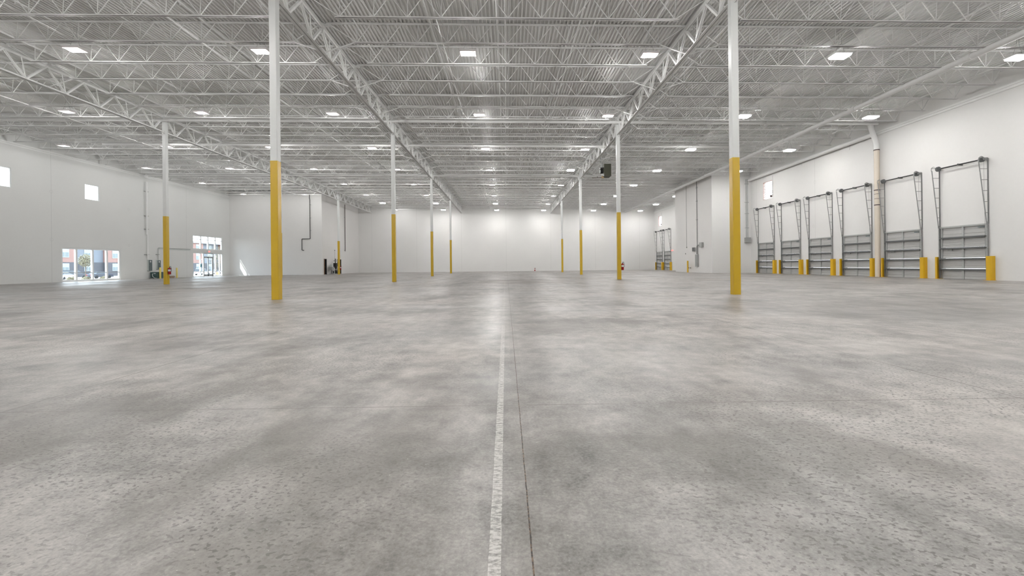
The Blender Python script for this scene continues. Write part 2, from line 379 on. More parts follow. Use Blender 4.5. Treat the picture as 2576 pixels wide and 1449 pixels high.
# near-black surfaces inside the doorways; the unlit room's darkness is put into their colour
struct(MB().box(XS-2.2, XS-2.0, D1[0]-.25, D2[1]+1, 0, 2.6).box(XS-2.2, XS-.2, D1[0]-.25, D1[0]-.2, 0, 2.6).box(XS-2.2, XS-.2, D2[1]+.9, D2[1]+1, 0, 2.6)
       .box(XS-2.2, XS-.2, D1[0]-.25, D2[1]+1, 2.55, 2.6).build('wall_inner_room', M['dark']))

# ------------------------------------------------------------------ windows of the left wall
def storefront(name, y0, y1, z0, z1, mulls, rails, fr=.07, xin=None, tag_sill=True):
    x = XL-.10 if xin is None else xin
    r = empty(name, (x, (y0+y1)/2, z0)); struct(r); r['kind'] = 'structure'
    oy, oz = -(y0+y1)/2, -z0
    b = MB()
    for (a, c) in ((y0, y0+fr), (y1-fr, y1)): b.box(-.06, .06, a+oy, c+oy, 0, z1+oz)
    b.box(-.055, .055, y0+oy+fr, y1+oy-fr, 0, fr); b.box(-.055, .055, y0+oy+fr, y1+oy-fr, z1+oz-fr, z1+oz)
    b.build('window_frame', M['alum'], r)
    for mm in mulls: MB().box(-.07, .07, mm+oy-fr*.55, mm+oy+fr*.55, fr, z1+oz-fr).build('mullion', M['alum'], r)
    for rz in rails: MB().box(-.05, .05, y0+oy+fr, y1+oy-fr, rz+oz-.025, rz+oz+.025).build('transom_bar', M['alumg'], r)
    ys = [y0]+sorted(mulls)+[y1]
    for i in range(len(ys)-1): MB().box(-.006, .006, ys[i]+oy+.03, ys[i+1]+oy-.03, .03, z1+oz-.03).build('pane', M['glass'], r)
    return r
storefront('window_1', *W1[:2], *W1[2:], [36.95, 38.4, 39.75], [.72], fr=.13)
for i, h in enumerate((H1, H2)): storefront('window_%d' % (i+2), *h[:2], *h[2:], [], [], fr=.05)
storefront('window_4', *TR[:2], *TR[2:], [51.85, 53.1, 54.4], [4.35], fr=.12)
# entrance: glazed screen with a double door in the middle
storefront('window_5', EN[0], 52.3, .0, EN[3], [51.75], [.62], fr=.07)
storefront('window_6', 53.95, EN[1], .0, EN[3], [54.45, 55.2], [.62], fr=.07)
dr = struct(empty('door_1', (XL-.1, 53.12, 0)))
MB().box(-.06, .06, -.82, .82, 2.7, 2.78).box(-.05, .05, -.8, .8, 2.30, 2.37).box(-.05,.05,-.82,-.76,0,2.7).box(-.05,.05,.76,.82,0,2.7).build('door_frame', M['alumg'], dr)
MB().box(-.006, .006, -.76, .76, 2.37, 2.7).build('pane', M['glass'], dr)
for s in (-1, 1):
    a, b_ = sorted((s*.02, s*.75))
    lf = MB().box(-.03, .03, a, a+.06, .02, 2.29).box(-.03, .03, b_-.06, b_, .02, 2.29).box(-.03, .03, a, b_, .02, .26).box(-.03, .03, a, b_, 2.2, 2.29).build('door_leaf', M['alumg'], dr)
    MB().box(-.005, .005, a+.05, b_-.05, .25, 2.21).build('pane', M['glass'], lf)
    MB().tube([(.03, s*.12, .9), (.09, s*.12, .9), (.09, s*.12, 1.25), (.03, s*.12, 1.25)], .012, 6).build('door_handle', M['alumg'], lf)

# ------------------------------------------------------------------ columns
CW = .225
def column(ci, ri, label):
    x, y = X0+ci*W/2-(.12 if (ci, ri) == (-3, 2) else 0), Y1+ri*B; h = 10.02+sl(x)
    r = tag(empty('steel_column', (x, y, 0)), label, 'column', 'yellow and white steel columns')
    q = CW/2; ch = .016
    oc = [(-q+ch,-q),(q-ch,-q),(q,-q+ch),(q,q-ch),(q-ch,q),(-q+ch,q),(-q,q-ch),(-q,-q+ch)]
    MB().prism(oc, 2, 4.30, h).build('shaft', M['colw'], r)
    g = q+.004; og = [(a/q*g, b/q*g) for a, b in oc]
    MB().prism(og, 2, 0, 4.30).build('painted_base', M['yellow'], r)
    MB().box(-.17, .17, -.17, .17, h, h+.02).build('cap_plate', M['white'], r)
    z = GB+sl(x)
    for s in (-1, 1): MB().box(-.012, .012, s*q, s*(q+.14), z-.12, z+.09).build('stabiliser_plate', M['white'], r)
    return r
names = {(-1,0):'tall steel column nearest the camera on the left, yellow below and white above',
 (1,0):'tall steel column nearest the camera on the right, yellow below and white above',
 (-1,1):'second steel column of the row left of the floor stripe, yellow lower half',
 (1,1):'second steel column of the right row with a red extinguisher on its side',
 (-1,2):'third steel column of the row left of the floor stripe, slim and yellow below',
 (1,2):'third steel column of the right row, left of the extinguisher column',
 (-1,3):'farthest steel column of the row left of the floor stripe, near the back wall',
 (1,3):'farthest steel column of the right row, near the back wall',
 (-3,1):'steel column at far left between the storefront window and the entrance',
 (-3,2):'steel column almost hidden behind the nearest left column',
 (-3,3):'steel column standing before the fire riser and dark doorways at back left'}
for (c, r_), lb in names.items(): column(c, r_, lb)

# ------------------------------------------------------------------ joist girders
def angle_pair(mb, y0, y1, z, leg, t, up, gap=.028, axis=1):
    """two angles back to back; flange at z, stems going up(+1) or down(-1)"""
    for s in (-1, 1):
        a, b_ = s*gap/2, s*(gap/2+leg)
        if axis == 1:
            mb.box(a, b_, y0, y1, z, z+t*up); mb.box(a, a+s*t, y0, y1, z, z+leg*up)
        else:
            mb.box(y0, y1, a, b_, z, z+t*up); mb.box(y0, y1, a, a+s*t, z, z+leg*up)
def girder_tree(x):
    r = empty('joist_girder'); mb = MB(); angle_pair(mb, .06, B-.06, GT, .10, .012, -1); mb.build('top_chord', M['white'], r)
    mb = MB(); angle_pair(mb, .13, B-.13, GB-.03, .095, .012, 1); mb.build('bottom_chord', M['white'], r)
    S = B/8; zt_, zb_ = GT-.05, GB+.02
    for i in range(8):
        a, mid, c = i*S, (i+.5)*S, (i+1)*S
        if i == 0: a = .12
        if i == 7: c = B-.12
        MB().bar((-.03, a, zt_), (-.03, mid, zb_), .045, .04).bar((.03, a, zt_), (.03, mid, zb_), .045, .04).build('diagonal', M['white'], r)
        MB().bar((0, mid, zb_), (0, c, zt_), .11, .07).build('diagonal', M['white'], r)
        MB().bar((0, mid, zb_), (0, mid-.18, zt_), .03).build('upright', M['white'], r)
    return r
gt0 = girder_tree(0); first = True
GN = {-3: 'far left girder line', -1: 'girder line left of centre', 1: 'girder line right of centre'}
SPN = ['span nearest the camera', 'second span from the camera', 'third span from the camera', 'last span, ending at the back wall']
for c in (-3, -1, 1):
    for k in range(4):
        o = gt0 if first else copy_tree(gt0); first = False
        x = X0+c*W/2; o.location = (x, Y1+k*B, sl(x))
        tag(o, 'white open-web roof girder, %s, %s' % (GN[c], SPN[k]), 'girder', 'roof girders along the building')
        if k == 3: o.scale = (1, (YB-Y1-3*B)/B, 1)

# ------------------------------------------------------------------ bar joists
def joist_tree(L, inset0, inset1):
    """joist from local x=0 to L, seats at z=JT; bottom chord stops short by the insets"""
    r = empty('bar_joist'); mb = MB(); angle_pair(mb, .05, L-.05, JT+.06, .05, .008, -1, .02, 0)
    mb.box(.0, .16, -.055, .055, GT+.0, JT+.0).box(L-.16, L, -.055, .055, GT+.0, JT+.0)
    mb.build('top_chord', M['white'], r)
    b0, b1 = inset0, L-inset1
    mb = MB(); angle_pair(mb, b0-.15, b1+.15, JB-.028, .05, .008, 1, .02, 0); mb.build('bottom_chord', M['white'], r)
    n = max(2, round((b1-b0)/1.19)); s = (b1-b0)/n; w = MB(); T, Bt = JT+.03, JB+.0
    if n > 2 and inset0 > .8:
        w.bar((.14, 0, T), (b0, 0, Bt), .028); w.bar((L-.14, 0, T), (b1, 0, Bt), .028)
    for i in range(n):
        a, c, m2 = b0+i*s, b0+(i+1)*s, b0+(i+.5)*s
        w.bar((a, 0, Bt), (m2-.04, 0, T), .024); w.bar((m2+.04, 0, T), (c, 0, Bt), .024)
        w.bar((c, 0, Bt), (c+.03, 0, T), .016)
    w.bar((b0, 0, Bt), (b0, 0, T), .016)
    w.build('web', M['white'], r); return r
def add_braces(o, L, i0, i1, left, right):
    g = GB-JB
    if left: MB().bar((i0-.05, 0, JB), (.05, 0, GB+.03), .045, .03).build('knee_brace', M['white'], o)
    if right: MB().bar((L-i1+.05, 0, JB), (L-.05, 0, GB+.03), .045, .03).build('knee_brace', M['white'], o)
bays = [(XL, X0-1.5*W, .55, 1.25, 'far left roof bay', 'f'), (X0-1.5*W, X0-.5*W, 1.25, 1.25, 'roof bay left of centre', 'l'),
        (X0-.5*W, X0+.5*W, 1.25, 1.25, 'middle roof bay', 'm'), (X0+.5*W, XR, 1.25, .55, 'right roof bay', 'r')]
ang = math.atan(SL)
for (a, b_, i0, i1, nm, code) in bays:
    protos = {}
    for k in range(1, 32):
        y = Y1+k*B/8
        if y > YB-.4: break
        if code == 'f' and y > YF-.3: break
        short = code == 'r' and BY0-.2 < y < BY1+.2
        br = (k % 2 == 0) and k % 8 != 0
        key = (short, br)
        if key not in protos:
            L = (BX-a if short else b_-a)
            o = joist_tree(L, i0, .4 if short else i1)
            if br: add_braces(o, L, i0, i1, code != 'f', code != 'r')
            protos[key] = o
        else: o = copy_tree(protos[key])
        o.location = (a, y, sl(a)); o.rotation_euler = (0, ang, 0)
        tag(o, '%s white open-web joist from the camera in the %s' % (ORD[k], nm), 'joist', 'open-web joists of the %s' % nm)

# ------------------------------------------------------------------ sprinkler branch pipes along the hall
nn = 0
for i in range(-12, 9):
    x = X0+i*W/5
    if min(abs(x-(X0+c*W/2)) for c in (-3, -1, 1)) < .8 or x < XL+.6 or x > XR-.8: continue
    z = JT-.14+sl(x); y1_ = YF-.1 if x < XS+.1 else (BY0-.1 if x > BX-.2 else YB-.1)
    mb = MB(); mb.tube([(0, 9., 0), (0, y1_, 0)], .030, 8)
    r = empty('sprinkler_pipe', (x, 0, z)); mb.build('pipe_run', M['white'], r)
    y = 14.3+(i % 3)*.6
    if 'cpm' not in globals():
        cpm = MB().tube([(0, -.04, 0), (0, .04, 0)], .036, 8).build('coupling', M['white'], r)
        hdm = MB().tube([(0, 0, -.02), (0, 0, -.1)], .010, 6).tube([(0, 0, -.095), (0, 0, -.108)], .022, 8).build('sprinkler_head', M['white'], r)
        cpm.location = (0, y, 0); hdm.location = (0, 15.8, 0); first_ = True
    else: first_ = False
    if first_: y += 3.602
    while y < min(y1_-.5, 48):
        c_ = cpm.copy(); C.objects.link(c_); c_.parent = r; c_.location = (0, y, 0); y += 3.602
    y = 15.8+(3.602 if first_ else 0)
    while y < min(y1_-.5, 42):
        c_ = hdm.copy(); C.objects.link(c_); c_.parent = r; c_.location = (0, y, 0); y += 3.602
    side = ('over the floor stripe at centre' if i == 0 else '%s to the %s of the centre pipe' % (ORD[abs(i)], 'left' if i < 0 else 'right'))
    tag(r, 'thin white sprinkler pipe under the deck, %s' % side, 'pipe', 'sprinkler branch pipes')
for x, yy, rr, lb in ((-.27, 56., .03, 'white conduit running beside the centre sprinkler pipe'), (3.42, 50., .02, 'thin conduit between the first and second pipes right of centre')):
    o = empty('roof_conduit', (x, 0, JT-.30+sl(x))); MB().tube([(0, 9., 0), (0, yy, 0)], rr, 8).build('pipe_run', M['white'], o); tag(o, lb, 'conduit')
# steel bridging lines tying the joists
for (a, b_, i0, i1, nm, code) in bays:
    for t, w_ in ((.33, 'left'), (.67, 'right')):
        x = a+(b_-a)*t; y1_ = YF-.1 if code == 'f' else YB-.1
        mb = MB().box(-.016, .016, 9., y1_, JB+.03, JB+.036).box(-.016, -.010, 9., y1_, JB+.006, JB+.036)
        mb.box(-.016, .016, 9., y1_, JT-.01, JT-.004)
        o = mb.build('bridging_angle', M['white']); o.location = (x, 0, sl(x))
        tag(o, 'thin white bridging strip across the joists, %s line of the %s' % (w_, nm), 'bridging', 'bridging strips')
# cross mains
def main_pipe(x0, x1, y, z0, r, lb, slope=SL, elbow=False):
    o = empty('sprinkler_main', (0, y, 0)); pts = [(x0, 0, z0-slope*x0), (x1, 0, z0-slope*x1)]
    if elbow: pts = [(x0+.02, 0, z0-.35-slope*x0)] + [(x0+.02+.3-.3*math.cos(a), 0, z0-.3-slope*x0+.3*math.sin(a)) for a in (0,.4,.8,1.2,1.57)] + [pts[1]]
    MB().tube(pts, r, 14).build('pipe_run', M['white'], o)
    x = x0+2.3
    while x < x1-.5:
        MB().tube([(x-.05, 0, z0-slope*x), (x+.05, 0, z0-slope*x)], r*1.18, 14).build('coupling', M['white'], o); x += 5.5
    x = x0+1.2
    while x < x1-.3:
        z = z0-slope*x
        MB().bar((x, 0, z+r*.98), (x, 0, DK-slope*x), .014).tube([(x-.015, 0, z), (x+.015, 0, z)], r*1.06, 14).build('hanger', M['white'], o); x += 3.6
    return tag(o, lb, 'pipe', 'cross pipes under the roof')
main_pipe(XL+.3, XR-.25, 27.85, 10.04, .095, 'nearest thick white pipe crossing the roof, passing the second columns')
main_pipe(-30., 19., 33.3, 9.99, .085, 'second thick white pipe crossing the roof, behind the second columns')
main_pipe(XL+.25, BX-.3, 43.7, 9.84, .12, 'third thick white pipe crossing the roof, behind the hanging heater', elbow=True)
# roof drain lines on the right
o = empty('drain_pipe', (19.35, 0, 9.42)); MB().tube([(0, 9, .04), (0, 40.5, 0), (-.05, 60, -.02), (-.05, YB-.05, -.02)], .13, 16).build('pipe_run', M['white'], o)
y = 18.1
while y < YB-2:
    MB().tube([(-.02, y-.08, .03), (-.02, y+.08, .03)], .15, 16).build('coupling', M['white'], o)
    MB().bar((0, y+1.5, .1), (0, y+1.5, DK-9.42+sl(19.35)), .016).build('hanger', M['white'], o); y += 6.1
tag(o, 'long thick white drain pipe running down the hall under the right roof bay', 'pipe')
o = empty('gutter_pipe', (23.72, 28.0, 9.18)); r_ = .14
MB().tube([(0, 14.8, -.16), (0, .7, 0), (0, .35, 0), (0, .1, -.08)], r_, 16).build('pipe_run', M['white'], o)
for y in (2.5, 7.5, 12.5): MB().box(-.17, .27, y-.02, y+.02, -.17, -.14).box(.24, .28, y-.02, y+.02, -.4, .15).build('wall_bracket', M['white'], o)
tag(o, 'white pipe along the top of the right wall ending above the cream downpipe', 'pipe')
o = empty('downpipe', (23.78, 28.0, 0))
MB().tube([(0, 0, 0), (0, 0, 8.12)], .148, 20).build('lower_pipe', M['beige'], o)
MB().tube([(0, 0, 8.12), (0, 0, 8.45), (-.03, .03, 8.7), (-.1, .1, 9.1), (-.25, .1, 9.5), (-.3, .1, 9.75)], .15, 20).build('upper_pipe', M['white'], o)
for z in (8.12, 5.55, 4.6): MB().tube([(0, 0, z-.03), (0, 0, z+.03)], .162, 20).build('clamp_band', M['brownp'], o)
for z in (5.3, 5.0): MB().tube([(0, 0, z-.012), (0, 0, z+.012)], .152, 20).build('joint_ring', M['brownp'], o)
tag(o, 'cream plastic downpipe with dark bands on the right wall between two dock doors', 'pipe')

# ------------------------------------------------------------------ high bay lights
def light_tree(lit):
    r = empty('high_bay_light'); h = MB()
    h.box(-.33, .33, -.24, .24, 0, .045).box(-.22, .22, -.13, .13, .045, .085)
    h.build('housing', M['signw'], r)
    MB().box(-.30, .30, -.21, .21, (-.06 if lit else -.035), 0).build('lens', {0: M['lens_off'], 1: M['lens_on'], 2: M['lens_rear']}[int(lit)], r)
    w = MB()
    for s in (-1, 1): w.bar((s*.2, 0, .085), (s*.05, 0, .55), .008).bar((s*.05, 0, .55), (s*.05, 0, .9), .008)
    w.build('hanging_wire', M['galvl'], r); return r
LX = [(-31.6, 'first'), (-24.3, 'second'), (-16.9, 'third'), (-9.62, 'fourth'), (-1.44, 'fifth'), (5.8, 'sixth'), (13.5, 'seventh'), (20.75, 'last')]
LY = [17.6+7.203*k for k in range(8)]
protoL = {}
def put_light(x, y, lit, lb, dim=0.):
    if lit not in protoL: protoL[lit] = light_tree(lit); o = protoL[lit]
    else: o = copy_tree(protoL[lit])
    o.location = (x, y, (9.44 if lit == 0 else 9.47)-.0137*x); o.rotation_euler = (0, math.atan(.0125), 0)
    if dim:
        ld = bpy.data.lights.new('lamp', 'POINT'); ld.energy = dim; ld.shadow_soft_size = .08; ld.color = (1., .992, .978)  # added fill light to brighten roof and floor; the fixture itself is unlit
        lo = bpy.data.objects.new('lamp', ld); C.objects.link(lo); lo.parent = o; lo.location = (0, 0, -.13)
    tag(o, lb, 'light', 'lit high bay lights' if lit else 'dim high bay lights')
LITMAP = {4: (6, 7), 3: (6, 7), 2: (6,), 5: (3, 7), 6: range(8), 7: range(8)}
for ci, (x, w_) in enumerate(LX):
    for k, y in enumerate(LY):
        if x < XS+.5 and y > YF-.5: continue
        if x > BX-.3 and BY0-.3 < y < BY1+.3: continue
        if k == 0 and ci == 0: continue
        lit = k in LITMAP.get(ci, ())
        put_light(x, y, lit, '%s high bay light, %s row from the camera, %s file from the left wall' % ('brightly glowing' if lit else 'dim white', ORD[k+1], w_ if w_ != 'last' else 'eighth'), 0. if lit else DIM*(.4 if ci == 0 else 1.))
for x, w_ in LX:                       # unseen lights added over and behind the camera to brighten the foreground
    for k, y in enumerate((10.4, 3.2, -4., -11.2, -18.4)):
        put_light(x, y, 2, 'added glowing high bay light out of the picture, %s row behind the view, %s file' % (ORD[k+1], w_))

# ------------------------------------------------------------------ dock doors
def dock_door_tree(w):
    """local origin: floor at door centre, -x faces the room, y along the wall"""
    r = empty('dock_door'); q = w/2; nS = 5; sh = DH/nS
    for i in range(nS):
        z0, z1 = i*sh, (i+1)*sh
        prof = [(-.0, z0+.004), (-.045, z0+.004), (-.045, z0+sh*.20), (-.032, z0+sh*.22), (-.032, z0+sh*.26), (-.045, z0+sh*.28), (-.045, z0+sh*.42),
                (-.032, z0+sh*.44), (-.032, z0+sh*.60), (-.020, z0+sh*.64), (-.020, z0+sh*.86), (-.045, z0+sh*.90), (-.045, z1-.004), (0, z1-.004)]
        p = MB().prism([(a+.04, b_) for a, b_ in prof], 1, -q, q).build('door_section', M['doorp'], r)
        MB().box(-.035, .0, -.05, .05, z0+.02, z1-.03).build('centre_stile', M['galvl'], p)
        for s in (-1, 1): MB().box(-.03, .0, s*(q-.10), s*q, z0+.02, z1-.03).build('end_stile', M['galvl'], p)
        if i < nS-1: MB().box(-.12, .0, -q+.03, q-.03, z1-.01, z1-.002).box(-.12, -.112, -q+.03, q-.03, z1-.085, z1-.002).box(-.112, -.08, -q+.03, q-.03, z1-.085, z1-.08).build('strut', M['strut'], p)
    MB().box(-.07, .0, -q, q, DH-.06, DH+.02).build('top_rail', M['galvl'], r)
    MB().box(-.03, .05, -q, q, 0, .012).build('bottom_seal', M['black'], r)
    MB().box(-.05, -.03, .55, .8, 1.52, 1.60).build('lock', M['mgrey'], r)
    MB().box(-.05, -.03, -q+.12, -q+.42, DH-.16, DH-.11).build('name_plate', M['panel'], r)
    HT = 5.98
    for s in (-1, 1):
        y = s*(q+.05)
        t = MB().box(-.07, -.0, y-.005, y+.005, 0, DH+.1).box(-.08, -.07, y-.028, y+.028, 0, DH+.1).build('track', M['galv'], r)
        f = MB().box(-.05, -.0, y-.004, y+.004, DH, HT+.1).box(-.008, -.0, y-.025, y+.025, DH, HT+.1)
        f.bar((-.09, y, DH-.05), (-.46, y-s*.02, HT-.02), .032, .03, up=(0,1,0))
        f.build('lift_track', M['galv'], r)
        for j in range(6):
            z = DH+.55+j*.545; xo = -.09-.37*(z-DH)/(HT-DH)
            MB().box(xo, -.02, y-.014, y+.014, z-.012, z+.012).build('rung', M['galv'], r)
        MB().tube([(-.46, y, HT-.05)]+[(-.34-.13*math.cos(a), y, HT+.02+.17*math.sin(a)) for a in (0, .5, 1., 1.5, 2.)], .014, 8).build('track_end', M['galv'], r)
        d = MB().tube([(-.2, y-s*.12-.05, HT+.05), (-.2, y-s*.12+.05, HT+.05)], .13, 18)
        d.build('cable_drum', M['strut'], r)
        MB().box(-.25, .0, y-.006, y+.006, HT-.0, HT+.09).build('bearing_plate', M['galv'], r)
        MB().tube([(-.1, y-s*.12, HT), (-.06, y-s*.09, .2)], .004, 5).build('lift_cable', M['strut'], r)
    MB().tube([(-.2, -q-.1, HT+.05), (-.2, q+.1, HT+.05)], .016, 8).build('shaft', M['galv'], r)
    for s in (-1, 1): MB().tube([(-.2, s*.05, HT+.05), (-.2, s*(q*.78), HT+.05)], .035, 12).build('torsion_spring', M['black'], r)
    MB().box(-.28, .0, -.015, .015, HT+.0, HT+.1).build('centre_bracket', M['strut'], r)
    return r
dl = ['nearest dock door on the right wall, grey sectional with tall lift tracks', 'grey dock door second from the camera, just nearer than the cream downpipe',
      'third dock door from the camera, just beyond the cream downpipe', 'fourth grey dock door from the camera on the right wall',
      'fifth grey dock door from the camera, second from the white block', 'sixth grey dock door, next to the white block and conduit',
      'small far dock door beyond the white block, the one nearer the block', 'farthest dock door, beside the back right corner']
dl[1] = 'second dock door from the camera, its far lift track crossing the cream downpipe'
proto = None; PW = 2.40
for i, (a, b_) in enumerate(DOORY):
    if proto is None: proto = dock_door_tree(PW); o = proto
    else: o = copy_tree(proto)
    o.location = (XR, (a+b_)/2, 0); o.scale = (1, (b_-a)/PW, 1)
    tag(o, dl[i], 'door', 'grey dock doors of the right wall')
def guard_tree(sd):
    r = empty('track_guard'); ln = [(0,.13),(-.16,.13),(-.22,.11),(-.26,.06),(-.275,.0),(-.275,-.05)]; t = .014
    inn = [(0,.13-t),(-.155,.13-t),(-.212,.098),(-.247,.053),(-.261,.0),(-.261,-.05)]
    pr = [(x, sd*y) for x, y in ln] + [(x, sd*y) for x, y in reversed(inn)]
    MB().prism(pr, 2, .012, 1.2).build('guard_plate', M['yguard'], r)
    MB().box(-.30, .08, -.16, .16, 0, .012).build('foot_plate', M['yguard'], r); return r
gp = {}
dn = ['the nearest dock door', 'the second dock door', 'the third dock door', 'the fourth dock door', 'the fifth dock door', 'the sixth dock door', 'the far dock door nearer the block', 'the farthest dock door']
for i, (a, b_) in enumerate(DOORY):
    for s, y in ((-1, a-.22), (1, b_+.01)):
        if i >= 6 and (s < 0 and i == 6): pass
        if s not in gp: gp[s] = guard_tree(s); o = gp[s]
        else: o = copy_tree(gp[s])
        o.location = (XR-.02, y, 0)
        tag(o, 'yellow track guard on the %s side of %s' % ('camera' if s < 0 else 'far', dn[i]), 'guard', 'yellow track guards beside the dock doors')

# ------------------------------------------------------------------ louvred vents high in the right wall
for i, (L_, lb) in enumerate(((LV, 'square louvred vent glowing with daylight above the sixth dock door'), (LV2, 'small louvred vent high above the farthest dock door'))):
    y0, y1, z0, z1 = L_; yc = (y0+y1)/2
    r = tag(empty('louvre_vent', (XR+.1, yc, z0)), lb, 'vent', 'louvred vents of the right wall'); h = z1-z0; q = (y1-y0)/2
    MB().box(-.09, .02, -q, -q+.03, 0, h).box(-.09, .02, q-.03, q, 0, h).box(-.09, .02, -q, q, 0, .03).box(-.09, .02, -q, q, h-.03, h).build('vent_frame', M['rusty'], r)
    for k in range(11):
        z = .1+k*(h-.2)/10.; MB().bar((-.05, -q+.03, z), (-.05, q-.03, z), .012, .07, up=(.55, 0, .83)).build('slat', M['louv'], r)
    MB().box(-.12, -.03, -q+.12, -q+.30, .12, .3).build('actuator', M['brownp'], r)
    MB().tube([(-.115, -q-.12, .1), (-.115, -q-.12, 2.0)], .008, 6).build('chain', M['galv'], r)

# ------------------------------------------------------------------ conduits and boxes by the white block
r = tag(empty('electrical_conduit', (23.55, BY0, 0)), 'pair of grey conduits down to a grey box beside the sixth dock door', 'conduit')
for dx in (-.05, .1): MB().tube([(dx, -.06, 3.45), (dx, -.06, 9.15)], .028, 8).build('pipe_run', M['galvl'], r)
for z in (8.7, 6.9, 5.8, 4.4): MB().box(-.16, .24, -.05, -.0, z-.02, z+.02).build('strap', M['mgrey'], r)
MB().box(-.22, .27, -.3, 0, 2.95, 3.45).build('junction_box', M['mgrey'], r)
r = tag(empty('electrical_conduit', (BX, 46.3, 0)), 'grey conduit dropping down the side of the white block to a tall panel', 'conduit')
MB().tube([(-.05, 0, 1.95), (-.05, 0, 9.7)], .035, 8).build('pipe_run', M['galv'], r)
for z in (9.0, 8.9, 7.55, 7.5, 5.6, 5.55): MB().box(-.1, 0, -.12, .12, z-.012, z+.012).build('strap', M['galv'], r)
MB().tube([(-.14, -.12, 1.95), (-.14, -.12, 2.55), (-.14, -.2, 2.8), (-.14, -.4, 2.88), (-.14, -.9, 2.88)], .06, 10).build('elbow_pipe', M['mgrey'], r)
r = tag(empty('breaker_cabinet', (BX, 46.3, .62)), 'tall narrow grey electrical panel on the side of the white block', 'electrical panel')
MB().box(-.16, 0, -.27, .27, 0, 1.3).build('cabinet', M['galvl'], r)
MB().box(-.168, -.16, -.24, .24, .03, 1.27).build('panel_door', M['mgrey'], r)
r = tag(empty('disconnect_box', (BX, 47.0, 2.25)), 'small grey box left of the conduit above the tall panel', 'electrical box')
MB().box(-.2, 0, -.2, .2, 0, .43).build('cabinet', M['mgrey'], r); MB().box(-.21, -.2, -.17, .17, .03, .4).build('cover', M['strut'], r)
r = tag(empty('disconnect_box', (BX, 45.15, 2.62)), 'grey square box at the end of the bent conduit on the white block', 'electrical box')
MB().box(-.22, 0, -.28, .28, 0, .5).build('cabinet', M['mgrey'], r); MB().box(-.23, -.22, -.24, .24, .03, .47).build('cover', M['galvl'], r)
r = tag(empty('thin_conduit', (BX, 49.05, 2.75)), 'very thin conduit with a small switch box on the white block', 'conduit')
MB().tube([(-.03, 0, .06), (-.03, 0, 6.95)], .016, 6).build('pipe_run', M['mgrey'], r); MB().box(-.06, 0, -.06, .06, -.06, .08).build('switch_box', M['mgrey'], r)
r = tag(empty('wall_outlet', (BX, 48.3, .48)), 'pair of small dark outlets low on the white block', 'outlet')
for s in (-1, 1): MB().box(-.05, 0, s*.22-.05, s*.22+.05, -.05, .06).build('outlet_cover', M['strut'], r)
o = MB().box(BX-.03, BX, 49.35, 49.45, 2.0, 2.12).build('wall_sensor', M['strut']); tag(o, 'tiny dark sensor on the white block below the thin conduit', 'sensor')
def bollard(x, y, h, rad, mat, lb):
    r = tag(empty('bollard', (x, y, 0)), lb, 'bollard', 'yellow bollards')
    MB().tube([(0,0,0), (0,0,h-.02), (0,0,h+.015)], [rad, rad, rad*.55], 16).build('post', mat, r)
    MB().tube([(0,0,0), (0,0,.01)], rad*1.35, 16).build('base_ring', mat, r)
bollard(19.75, 47.9, 1.25, .085, M['yguard'], 'yellow bollard standing alone before the white block')
# exit sign and pull station at the far end of the block
def exit_sign(loc, rotz, lb, w=.34, h=.21):
    r = tag(empty('exit_sign', loc, (0, 0, rotz)), lb, 'sign'); MB().box(-w/2, w/2, 0, .05, 0, h).build('sign_body', M['signw'], r)
    t = MB(); lw = w*.17; g = w*.055; x = -(4*lw+3*g)/2; z0, z1 = h*.2, h*.8; s = .018
    def b4(a, b_, c, d): t.box(a, b_, -.006, .0, c, d)
    b4(x, x+s, z0, z1); [b4(x, x+lw, zz, zz+s) for zz in (z0, (z0+z1-s)/2, z1-s)]
    x += lw+g; t.bar((x+.01, -.003, z0), (x+lw-.01, -.003, z1), .006, s, up=(1,0,0)); t.bar((x+lw-.01, -.003, z0), (x+.01, -.003, z1), .006, s, up=(1,0,0))
    x += lw+g; b4(x+lw/2-s/2, x+lw/2+s/2, z0, z1); b4(x, x+lw, z0, z0+s); b4(x, x+lw, z1-s, z1)
    x += lw+g; b4(x+lw/2-s/2, x+lw/2+s/2, z0, z1); b4(x, x+lw, z1-s, z1)
    t.build('sign_letters', M['exitred'], r); return r
exit_sign((22.9, 63.2, 2.72), math.pi/2*-1+math.pi, 'small red lettered exit sign at the far end of the white block')
for ob in [o for o in C.objects if o.name.startswith('exit_sign')]: ob.rotation_euler = (0, 0, 0); ob.location = (23.75, 62.9, 2.75)

# ------------------------------------------------------------------ unit heater
r = tag(empty('unit_heater', (8.0, 36.0, 8.05)), 'dark olive unit heater hanging from the roof beside the right girder line', 'heater')
MB().box(-.05, .53, -.45, .45, .06, 1.04).build('heater_cabinet', M['olive'], r)
for k in range(7): MB().box(.0, .48, -.47, -.45, .14+k*.12, .2+k*.12).build('front_louvre', M['olive'], r)
MB().tube([(-.05, 0, .5), (-.28, 0, .5)], .16, 14).build('fan_motor', M['black'], r)
MB().box(-.3, -.05, -.2, .2, .68, .8).build('motor_bracket', M['black'], r)
MB().tube([(-.15, 0, .8), (-.15, 0, 1.1), (-.22, 0, 1.3), (-.22, 0, 2.35)], .05, 10).build('flue_pipe', M['galvl'], r)
MB().tube([(.1, 0, .04), (-.2, 0, .02), (-.95, 0, .0)], .022, 8).tube([(-.5, 0, 0), (-.5, 0, .12)], .02, 6).build('gas_pipe', M['brownp'], r)
MB().box(-.16, .02, -.08, .08, -.04, .14).build('gas_valve', M['brass'], r)
for sx in (0, .48):
    for sy in (-.4, .4): MB().bar((sx, sy, 1.04), (sx, sy, 1.72), .012).build('hanger_rod', M['galvl'], r)

